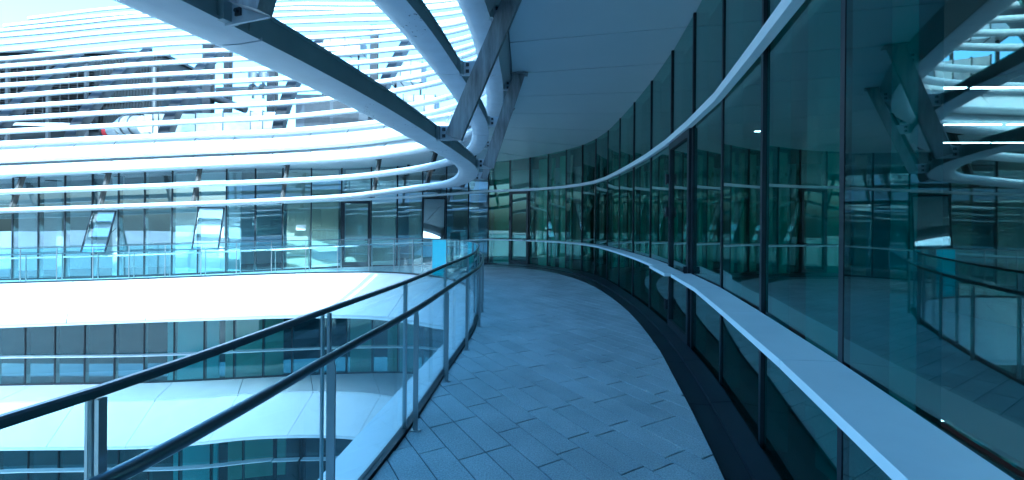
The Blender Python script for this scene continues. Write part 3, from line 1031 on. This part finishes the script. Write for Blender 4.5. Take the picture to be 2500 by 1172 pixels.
# ------------------------------------------------------------------ balustrade and handrail
def seg_ring(ring, a, b, step=.25):
    return ring.path(a, b, step)
bal = thing('glass_balustrade', 'frameless glass balustrade with thin dark top rail round the terrace edge', 'balustrade', (-1, 8, 0))
BAL = DECK.off(0.0)
marks = [(-1.077, 1.15), (-.943, 2.222), (-.788, 3.264), (-.70, 4.6), (-.58, 5.95), (-.60, 7.3), (-.68, 8.9), (-.95, 10.4), (-1.4, 11.75)]
marks_s = sorted(BAL.near(x, y) for x, y in marks)
s_far = [BAL.near(x, y) for x, y in [(-1.85, 12.65), (-2.4, 13.35), (-3.1, 14.0), (-3.86, 14.5), (-4.8, 14.88)]]
s_far += [min(s_far) - 1.13 * (i + 1) for i in range(18)]
posts_s = sorted([s for s in s_far + marks_s if .2 < s < BAL.L] + [marks_s[-1] + 1.15 * (i + 1) for i in range(4)])
frost_i = None
for i, (a, b) in enumerate(zip(posts_s[:-1], posts_s[1:])):
    pa, na = BAL.at(a)
    mid, _ = BAL.at((a + b) / 2)
    path = BAL.path(a + .012, b - .012, .2)
    if a > max(s_far) or b - a > .2:
        path = [path[0], path[len(path) // 2], path[-1]]
    mb = MB()
    mb.sweep(path, [(-.006, .02), (.006, .02), (.006, 1.09), (-.006, 1.09)])
    is_frost = abs(mid[0] + 2.1) < .3 and mid[1] > 12.5
    o = mb.build('glass_panel', 'frost' if is_frost else 'railglass', bal)
    if is_frost:
        o['label'] = 'cyan crazed glass panel'
for i, a in enumerate(posts_s):
    p, n = BAL.at(a)
    t = (-n[1], n[0], 0)
    closeup = p[1] < 3 and p[0] > -3
    mb = MB()
    if p[1] < 2.6:
        mb.obox(p, t, (n[0], n[1], 0), UP, (-.010, -.026, -.02), (.010, -.012, 1.09))
        mb.obox(p, t, (n[0], n[1], 0), UP, (-.010, .012, -.02), (.010, .022, 1.09))
    else:
        mb.obox(p, t, (n[0], n[1], 0), UP, (-.007, -.014, -.02), (.007, .014, 1.09))
    mb.build('post', 'steel', bal)
mb = MB()
mb.sweep(BAL.path(posts_s[0], posts_s[-1], .2), [(-.015, 1.092), (.015, 1.092), (.015, 1.112), (.008, 1.118), (-.008, 1.118), (-.015, 1.112)])
mb.build('top_rail', 'rail', bal, smooth=True)
mb = MB()
mb.sweep(BAL.path(posts_s[0], posts_s[-1], .2), [(-.03, -.02), (.03, -.02), (.03, .02), (-.03, .02)])
mb.build('base_channel', 'mullion', bal)

hr = thing('handrail', 'round dark steel handrail on flat posts inside the glass balustrade', 'handrail', (-.6, 5, 0))
HR = DECK.off(-.085)
h0 = HR.near(-4.5, 15.0)
h1 = HR.near(-1.5, -.6)
C8 = [(.022 * math.cos(a), .905 + .022 * math.sin(a)) for a in np.linspace(0, 2 * math.pi, 17)[:-1]]
MB().sweep(HR.path(.5, h1, .12), C8).build('rail_tube', 'rail', hr, smooth=True)
hp = [HR.near(x, y) for x, y in [(-.464, 7.694), (-.459, 6.547), (-.498, 5.42), (-.588, 4.333), (-.709, 3.25), (-.83, 2.1), (-1.0, 1.1)]]
hp += [min(hp) - 1.13 * (i + 1) for i in range(30)]
for s_ in hp:
    if s_ < .5:
        continue
    p, n = HR.at(s_)
    t = (-n[1], n[0], 0)
    mb = MB()
    mb.obox(p, t, (n[0], n[1], 0), UP, (-.006, -.018, -.0), (.006, .018, .865))
    mb.obox(p, t, (n[0], n[1], 0), UP, (-.006, -.014, .865), (.006, .014, .885))
    mb.obox(p, t, (n[0], n[1], 0), UP, (-.02, -.034, -.001), (.02, .034, .006))
    mb.build('post', 'steel', hr)

# ------------------------------------------------------------------ rooms behind the glass
def wallstrip(ring_pts, zlo, zhi, off, name, m, label=None, th=.1, parent=None, **kw):
    R_ = Ring(ring_pts, dense=True).off(off) if not isinstance(ring_pts, Ring) else ring_pts.off(off)
    A = [(p[0], p[1], zlo(p)) for p in R_.p]
    B = [(p[0], p[1], zhi(p)) for p in R_.p]
    T_ = [Vector((-n[0] * th, -n[1] * th, 0)) for n in R_.n]
    return MB().loft(A, B, T_).build(name, m, parent, **kw)
rooms = thing('interior', 'rooms of the far wing seen through the sunny glass wall', 'room', (-10, 18, 0), kind='structure')
wr = Ring([(x, y, 0) for x, y in WALL[:NFAR + 3]])
wallstrip(wr, lambda p: -1, lambda p: 4.2, -4.5, 'back_wall', 'pale', parent=rooms)
for (a, b, off, m) in ((15.1, 16.9, -.3, 'beige'), (17.1, 18.9, -.3, 'beige'), (10.6, 13.3, -.5, 'pale'), (6, 6.25, -.6, 'pale'), (8.2, 8.6, -.6, 'pale'), (19.4, 19.9, -.55, 'beige'), (22.1, 22.5, -.6, 'beige')):
    pts = [wr.p[int(u)] for u in np.linspace(a * 10, b * 10, 5)]
    wallstrip(Ring(pts, dense=True), lambda p: -.6, lambda p: soffit_z(p) - .05, off, 'partition', m, parent=rooms)
wr2 = Ring([(x, y, 0) for x, y in WALL[NFAR:]])
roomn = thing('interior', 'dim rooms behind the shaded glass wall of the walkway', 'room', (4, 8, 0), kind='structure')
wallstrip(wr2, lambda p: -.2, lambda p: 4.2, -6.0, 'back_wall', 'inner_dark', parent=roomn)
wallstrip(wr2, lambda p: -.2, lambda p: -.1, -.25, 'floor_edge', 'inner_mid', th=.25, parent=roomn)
for (a, b, off, m) in ((.1, .9, -.35, 'beige'), (2.1, 2.9, -.4, 'beige'), (3.2, 3.8, -.4, 'beige'), (4.3, 4.6, -.5, 'inner_mid'), (8.4, 8.6, -.5, 'inner_mid'), (11.2, 11.5, -.7, 'inner_mid'), (12.4, 12.6, -.7, 'inner_mid'), (13.5, 13.75, -.5, 'inner_mid'), (14.6, 14.85, -.4, 'inner_mid')):
    pts = [wr2.p[min(int(round(u)), len(wr2.p) - 1)] for u in np.linspace(a * 10, b * 10, 3)]
    if np.linalg.norm(pts[0] - pts[-1]) > .1:
        wallstrip(Ring(np.array(pts) + np.array([[0, 0, 0], [0, 1e-4, 0], [0, 0, 0]]), dense=True), lambda p: -.05, lambda p: 3.98, off, 'partition', m, parent=roomn)
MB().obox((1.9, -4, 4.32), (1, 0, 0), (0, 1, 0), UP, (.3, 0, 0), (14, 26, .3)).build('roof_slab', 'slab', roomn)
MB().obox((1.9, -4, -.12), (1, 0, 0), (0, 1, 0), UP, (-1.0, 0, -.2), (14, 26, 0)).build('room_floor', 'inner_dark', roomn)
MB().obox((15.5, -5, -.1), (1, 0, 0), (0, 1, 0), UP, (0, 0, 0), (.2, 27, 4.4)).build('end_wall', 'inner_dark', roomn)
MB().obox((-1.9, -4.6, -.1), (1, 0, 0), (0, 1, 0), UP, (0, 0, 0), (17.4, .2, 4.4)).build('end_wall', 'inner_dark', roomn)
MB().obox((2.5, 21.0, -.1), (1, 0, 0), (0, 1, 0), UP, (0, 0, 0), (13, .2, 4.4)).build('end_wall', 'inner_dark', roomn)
# column and partition beside the nearest bay
mb = MB()
mb.obox((2.0, 2.6, -.05), (1, 0, 0), (0, 1, 0), UP, (0, 0, 0), (.30, .3, 4.03))
mb.build('column', 'inner_mid', roomn)
mb = MB()
mb.bar((2.35, 2.75, 1.95), (6.3, 7.2, 1.95), UP, 4.6, .1)
mb.build('partition', 'inner_dark', roomn)
for row, y, segs in (('row beside the glass', 4.3, [(3.3, 4.34), (4.4, 5.4)]), ('middle row', 5.9, [(4.3, 5.27), (5.33, 6.34), (6.42, 7.4)]),
                     ('deepest row', 7.2, [(5.5, 6.5), (6.57, 7.53), (7.58, 8.6)]), ('single short fitting past the column', 6.3, [(3.44, 3.6)])):
    for (x0, x1), nth in zip(segs, ('', ', second from the column', ', third from the column')):
        MB().obox((x0, y - (x0 - 3) * .05, 2.88), (1, -.05, 0), (.05, 1, 0), UP, (0, 0, 0), (x1 - x0, .03, .013)).build(
            'ceiling_light', 'lamp', label='glowing strip light behind shaded glass, ' + row + nth, category='light', group='strip lights behind the shaded glass')

rooml = thing('interior', 'rooms behind the glass wall one storey down', 'room', (-9, 19, -4), kind='structure')
wallstrip(LOWG, lambda p: -4.8, lambda p: -1.0, -4.0, 'back_wall', 'inner_dark', parent=rooml)
wallstrip(LOW2, lambda p: -8.3, lambda p: -5.3, -4.0, 'back_wall', 'inner_dark', parent=rooml)
for (s0, s1, off, m) in ((11.2, 13.0, -.8, 'pale'), (13.2, 15.3, -.9, 'beige'), (17.8, 18.6, -.5, 'beige'), (19.2, 20.2, -.6, 'beige'), (5, 5.4, -.6, 'inner_mid')):
    wallstrip(Ring([p for p, n in LOWG.path(s0, s1, .5)], dense=True), lambda p: -4.5, lambda p: -1.2, off, 'partition', m, parent=rooml)
    wallstrip(Ring([p for p, n in LOW2.path(s0 + .5, s1 + .3, .5)], dense=True), lambda p: -8.2, lambda p: -5.5, off, 'partition', m, parent=rooml)

# ------------------------------------------------------------------ roof deck and plant behind the louvres
A = [(p[0], p[1], z) for p, z in ((q[0] - q[1] * 0 if False else q[0], q[0][2] - .35) for q in T[5].path(.3, T[5].near(-.4, 10.0), .5))]
nrm = [n for _, n in T[5].path(.3, T[5].near(-.4, 10.0), .5)]
A = [(a[0] - n[0] * .12, a[1] - n[1] * .12, a[2]) for a, n in zip(A, nrm)]
B = [(a[0] - n[0] * 11, a[1] - n[1] * 11, a[2]) for a, n in zip(A, nrm)]
MB().loft(A, B, (0, 0, -.1)).build('roof_deck', 'roof', kind='structure', label='pale roof deck behind the louvres of the far wing', category='roof')

def rib_at(x, lab):
    s_ = SOFFIT.near(x, 13.95)
    u = s_
    p, n = SOFFIT.at(s_)
    tdir = np.array([-n[1], n[0]])
    pts = []
    for k in range(5, 14):
        R_ = T[k]
        d = np.abs((R_.p[:, :2] - p[:2]) @ tdir)
        w = (R_.p[:, :2] - p[:2]) @ n
        d[w > 1] = 99
        q = R_.p[int(np.argmin(d))]
        o = (q[:2] - p[:2]) @ n - .26
        pts.append(Vector((p[0] + n[0] * o, p[1] + n[1] * o, q[2])))
    r = thing('roof_rib', lab, 'rib', tuple(pts[0]), group='curved steel ribs behind the roof louvres')
    t3 = Vector((tdir[0], tdir[1], 0))
    fl, wb = MB(), MB()
    lo = Vector((pts[0].x, pts[0].y, pts[0].z - .9))
    seq = [lo] + pts
    for a, b in zip(seq[:-1], seq[1:]):
        d = (b - a).normalized()
        nn_ = d.cross(t3)
        if nn_.y > 0:
            nn_ = -nn_
        L_ = (b - a).length
        fl.obox(a, d, t3, nn_, (-.01, -.17, .0), (L_ + .01, .17, .03))
        wb.obox(a, d, t3, nn_, (-.01, -.13, -.28), (L_ + .01, .13, -.001))
    fl.build('flange', 'ribsteel', r)
    wb.build('web', 'darksteel', r)
for x, lab in ((-19.9, 'curved steel rib at the outer end of the roof louvres'), (-16.9, 'curved steel rib beside the dark cooling screen'),
               (-14.3, 'curved steel rib between cooling screen and corrugated plant room'), (-11.2, 'curved steel rib beside the two dark roof columns'),
               (-7.7, 'curved steel rib in front of the pipe valves'), (-4.6, 'curved steel rib in front of the grey plant box')):
    rib_at(x, lab)

def PX(px, py, d):
    """roof survey: bearing and rise read from the eye, at a chosen distance"""
    c, s_ = math.cos(math.radians(.5)), math.sin(math.radians(.5))
    u, v = px - 1250, py - 545
    return Vector(((u * c + v * s_) * d / 1080, d, EYE - (-u * s_ + v * c) * d / 1080))

# cooling screen: dark louvred panels in a pale frame
cs = thing('cooling_screen', 'dark louvred cooling screen in a pale frame on the roof', 'screen', (-19, 18.5, 5))
a, b = PX(0, 290, 18.5), PX(228, 285, 18.5)
X0, X1, Z0, Z1 = a.x - 2.5, b.x, 5.6, 8.1
MB().obox((X0, 18.6, Z0), (1, 0, 0), (0, 1, 0), UP, (0, 0, 0), (X1 - X0, .1, Z1 - Z0)).build('backing', 'dark', cs)
nz = 22
for i in range(nz):
    z = Z0 + .05 + i * (Z1 - Z0 - .1) / nz
    MB().obox((X0, 18.5, z), (1, 0, 0), (0, .8, -.6), (0, .6, .8), (0, -.03, 0), (X1 - X0, .08, .012)).build('slat', 'slat', cs)
x = X0
while x < X1:
    MB().obox((x, 18.44, Z0), (1, 0, 0), (0, 1, 0), UP, (0, 0, 0), (.03, .03, Z1 - Z0)).build('divider', 'slat', cs)
    x += .36
for px in (20, 119, 212):
    x = PX(px, 250, 18.4).x
    MB().obox((x, 18.33, 3.6), (1, 0, 0), (0, 1, 0), UP, (-.06, 0, 0), (.06, .1, Z1 - 3.6 + .1)).build('frame_post', 'greysteel', cs)
MB().obox((X0, 18.3, 5.42), (1, 0, 0), (0, 1, 0), UP, (0, 0, 0), (X1 - X0, .12, .12)).build('frame_rail', 'white', cs)
MB().obox((X0, 18.45, 3.6), (1, 0, 0), (0, 1, 0), UP, (0, .5, 0), (X1 - X0, .6, 1.7)).build('lower_panel', 'dark', cs)

pr = thing('plant_room', 'dark corrugated plant room on the roof beside the cooling screen', 'plant room', (-16, 20, 5))
a, b = PX(-160, 290, 20), PX(392, 290, 20)
MB().obox((a.x, 20.05, 3.5), (1, 0, 0), (0, 1, 0), UP, (0, 0, 0), (b.x - a.x, 3, 5.5)).build('wall', 'dark', pr)
x = a.x
x = PX(228, 290, 20).x
while x < b.x - .1:
    MB().obox((x, 20.0, 3.5), (1, 0, 0), (0, 1, 0), UP, (0, 0, 0), (.06, .048, 5.5)).build('corrugation', 'dark', pr)
    x += .14
MB().obox((a.x, 19.9, 9.02), (1, 0, 0), (0, 1, 0), UP, (-.1, 0, 0), (b.x - a.x + .1, 3.2, .12)).build('cap', 'darksteel', pr)
MB().tube(PX(376, 300, 19.8), PX(376, 165, 19.8), .1, 12).build('downpipe', 'greysteel', pr, smooth=True)

for (px, w, d, y0, lab) in ((505, .38, 20.5, 60, 'broad dark steel column standing on the roof behind the louvres'),
                            (553, .25, 21.5, 90, 'slim dark steel column standing on the roof behind the louvres'),
                            (662, .35, 20.0, 100, 'dark steel column behind the curved rib next to the pipe valves'),
                            (912, .30, 20.0, 60, 'dark steel column behind the rib by the grey plant box')):
    t = PX(px, y0, d)
    c = thing('roof_column', lab, 'column', (t.x, d, 3.6), group='dark columns on the roof')
    mb = MB()
    mb.obox((t.x, d, 3.6), (1, 0, 0), (0, 1, 0), UP, (-w / 2, -.02, 0), (w / 2, 0, t.z - 3.6))
    mb.obox((t.x, d, 3.6), (1, 0, 0), (0, 1, 0), UP, (-w / 2, .3, 0), (w / 2, .32, t.z - 3.6))
    mb.obox((t.x, d, 3.6), (1, 0, 0), (0, 1, 0), UP, (w / 2 - .16, 0.001, 0), (w / 2 - .1, .299, t.z - 3.6), 1)
    mb.build('shaft', ['ribsteel', 'dark'], c)
    MB().obox((t.x, d, 3.6), (1, 0, 0), (0, 1, 0), UP, (-w / 2 - .1, -.1, 0), (w / 2 + .1, .42, .03)).build('base_plate', 'darksteel', c)

# silver ducts
du = thing('air_duct', 'long silver sheet metal air duct lying behind the fascia lip', 'duct', tuple(PX(480, 330, 17)))
pxs = [352, 374, 388, 412, 478, 545, 612, 642, 672]
for i, (p0, p1) in enumerate(zip(pxs[:-1], pxs[1:])):
    a, b = PX(p0, 300, 17), PX(p1, 300, 17)
    zt, zb = PX(p0, 279 - (p0 - 350) * .02, 17).z, PX(p0, 330 if i % 3 else 322, 17).z
    MB().obox((a.x + .012, 17, zb), (1, 0, 0), (0, 1, 0), UP, (0, 0, 0), (b.x - a.x - .024, .7, zt - zb)).build('duct_section', 'duct', du)
    MB().obox((a.x - .012, 16.96, zb - .05), (1, 0, 0), (0, 1, 0), UP, (0, 0, 0), (.024, .78, zt - zb + .1)).build('duct_flange', 'greysteel', du)
rd = thing('round_duct', 'round silver duct elbow with red and black collar on the roof', 'duct', tuple(PX(300, 325, 16.8)))
q = [PX(262, 322, 16.8), PX(270, 322, 16.8), PX(295, 316, 16.8), PX(312, 306, 16.8), PX(352, 306, 16.8)]
MB().tube(q[0] - Vector((.08, 0, 0)), q[0], .26, 20).build('black_collar', 'black', rd, smooth=True)
MB().tube(q[0], q[1], .25, 20).build('red_collar', 'red', rd, smooth=True)
MB().tube(q[1], q[2], .23, 20, r2=.32).build('cone', 'duct', rd, smooth=True)
MB().tube(q[2], q[3], .32, 20, r2=.36).build('elbow', 'duct', rd, smooth=True)
MB().tube(q[3], q[4], .36, 20).build('barrel', 'duct', rd, smooth=True)
for t_ in (q[3], (q[3] + q[4]) / 2):
    MB().tube(t_ - Vector((.02, 0, 0)), t_ + Vector((.02, 0, 0)), .40, 20).build('flange_ring', 'greysteel', rd, smooth=True)

pv = thing('valve_pipe', 'dark grey roof pipe carrying two flanged valves', 'pipe', tuple(PX(610, 220, 19)))
MB().tube(PX(530, 221, 19), PX(700, 216, 19), .13, 14).build('pipe', 'greysteel', pv, smooth=True)
for px in (618, 643):
    c = PX(px, 219, 19)
    v = MB()
    v.tube(c - Vector((.07, 0, 0)), c + Vector((.07, 0, 0)), .24, 14)
    v.tube(c, c + Vector((0, 0, .42)), .06, 10)
    v.tube(c - Vector((0, 0, .38)), c, .05, 10)
    o = v.build('valve', 'darksteel', pv)
    MB().tube(c + Vector((0, 0, .42)), c + Vector((0, 0, .72)), .2, 12).build('actuator', 'plantbox', o, smooth=True)
MB().tube(PX(285, 150, 20.6) , PX(600, 268, 20.6), .17, 14).build('brace_pipe', 'darksteel', label='slanting dark pipe behind the louvres between plant room and valves', category='pipe', smooth=True)

pb = thing('plant_box', 'plain grey plant housing on the roof beside the duct end', 'plant box', tuple(PX(790, 315, 18.5)))
a, b = PX(722, 230, 18.5), PX(905, 320, 18.5)
MB().obox((a.x, 18.5, b.z - .8), (1, 0, 0), (0, 1, 0), UP, (0, 0, 0), (b.x - a.x, 2.5, a.z - b.z + .8)).build('housing', 'plantbox', pb)
for f in (.12, .5):
    MB().obox((a.x + (b.x - a.x) * f, 18.485, b.z + .1), (1, 0, 0), (0, 1, 0), UP, (0, 0, 0), ((b.x - a.x) * .34, .014, a.z - b.z - .25)).build('access_panel', 'greysteel', pb)
for (p0, p1, y0, y1, d, lab) in ((952, 1030, 150, 200, 18.0, 'silver foil wrapped duct box behind the second beam'),
                                 (985, 1062, 232, 285, 16.6, 'silver duct box low behind the lip near the bend'),
                                 (770, 880, 95, 125, 22.0, 'white tank top high on the roof behind the beams')):
    a, b = PX(p0, y0, d), PX(p1, y1, d)
    t = thing('duct_box', lab, 'duct', tuple(b), group='duct boxes on the roof')
    MB().obox((a.x, d, b.z), (1, 0, 0), (0, 1, 0), UP, (0, 0, 0), (b.x - a.x, .9, a.z - b.z)).build('casing', 'duct' if p0 != 770 else 'white', t)
    for f in (0, .33, .66, 1):
        MB().obox((a.x + (b.x - a.x) * f, d - .03, b.z - .02), (1, 0, 0), (0, 1, 0), UP, (-.015, 0, 0), (.015, .96, a.z - b.z + .05)).build('duct_flange', 'greysteel', t)
    for f in (.1, .9):
        MB().obox((a.x + (b.x - a.x) * f, d + .4, 3.6), (1, 0, 0), (0, 1, 0), UP, (-.04, -.04, 0), (.04, .04, b.z - 3.6)).build('leg', 'darksteel', t)

# ------------------------------------------------------------------ the unseen wing across the void, behind the viewer, raised to shade the lower storeys
ow = thing('opposite_wing', 'louvred wing across the void, mirrored in the glass walls', 'building', (0, -6, -8.3))
OX0, OX1, OY = -13.0, 15.0, -6.0
MB().obox((OX0, OY - 5, -8.3), (1, 0, 0), (0, 1, 0), UP, (0, 0, 0), (OX1 - OX0, 4.85, 23.4)).build('core', 'inner_mid', ow)
for z in (-8.2, -4.2, -.2, 3.8, 7.8, 14.55):
    MB().obox((OX0, OY, z), (1, 0, 0), (0, 1, 0), UP, (-.1, -.13, -.5), (OX1 - OX0 + .1, .25, .5)).build('floor_band', 'fascia', ow)
for z in (-7.7, -3.7, .3, 4.3):
    for i in range(int((OX1 - OX0) / 2)):
        MB().obox((OX0 + 2 * i, OY, z), (1, 0, 0), (0, 1, 0), UP, (.03, -.12, .02), (1.97, -.1, 2.98)).build('pane', 'glass', ow)
for i in range(23):
    MB().tube((OX0 - .1, OY + .3, 8.5 + i * .24), (OX1, OY + .3, 8.5 + i * .24), .08, 10).build('louvre', 'white', ow, smooth=True)
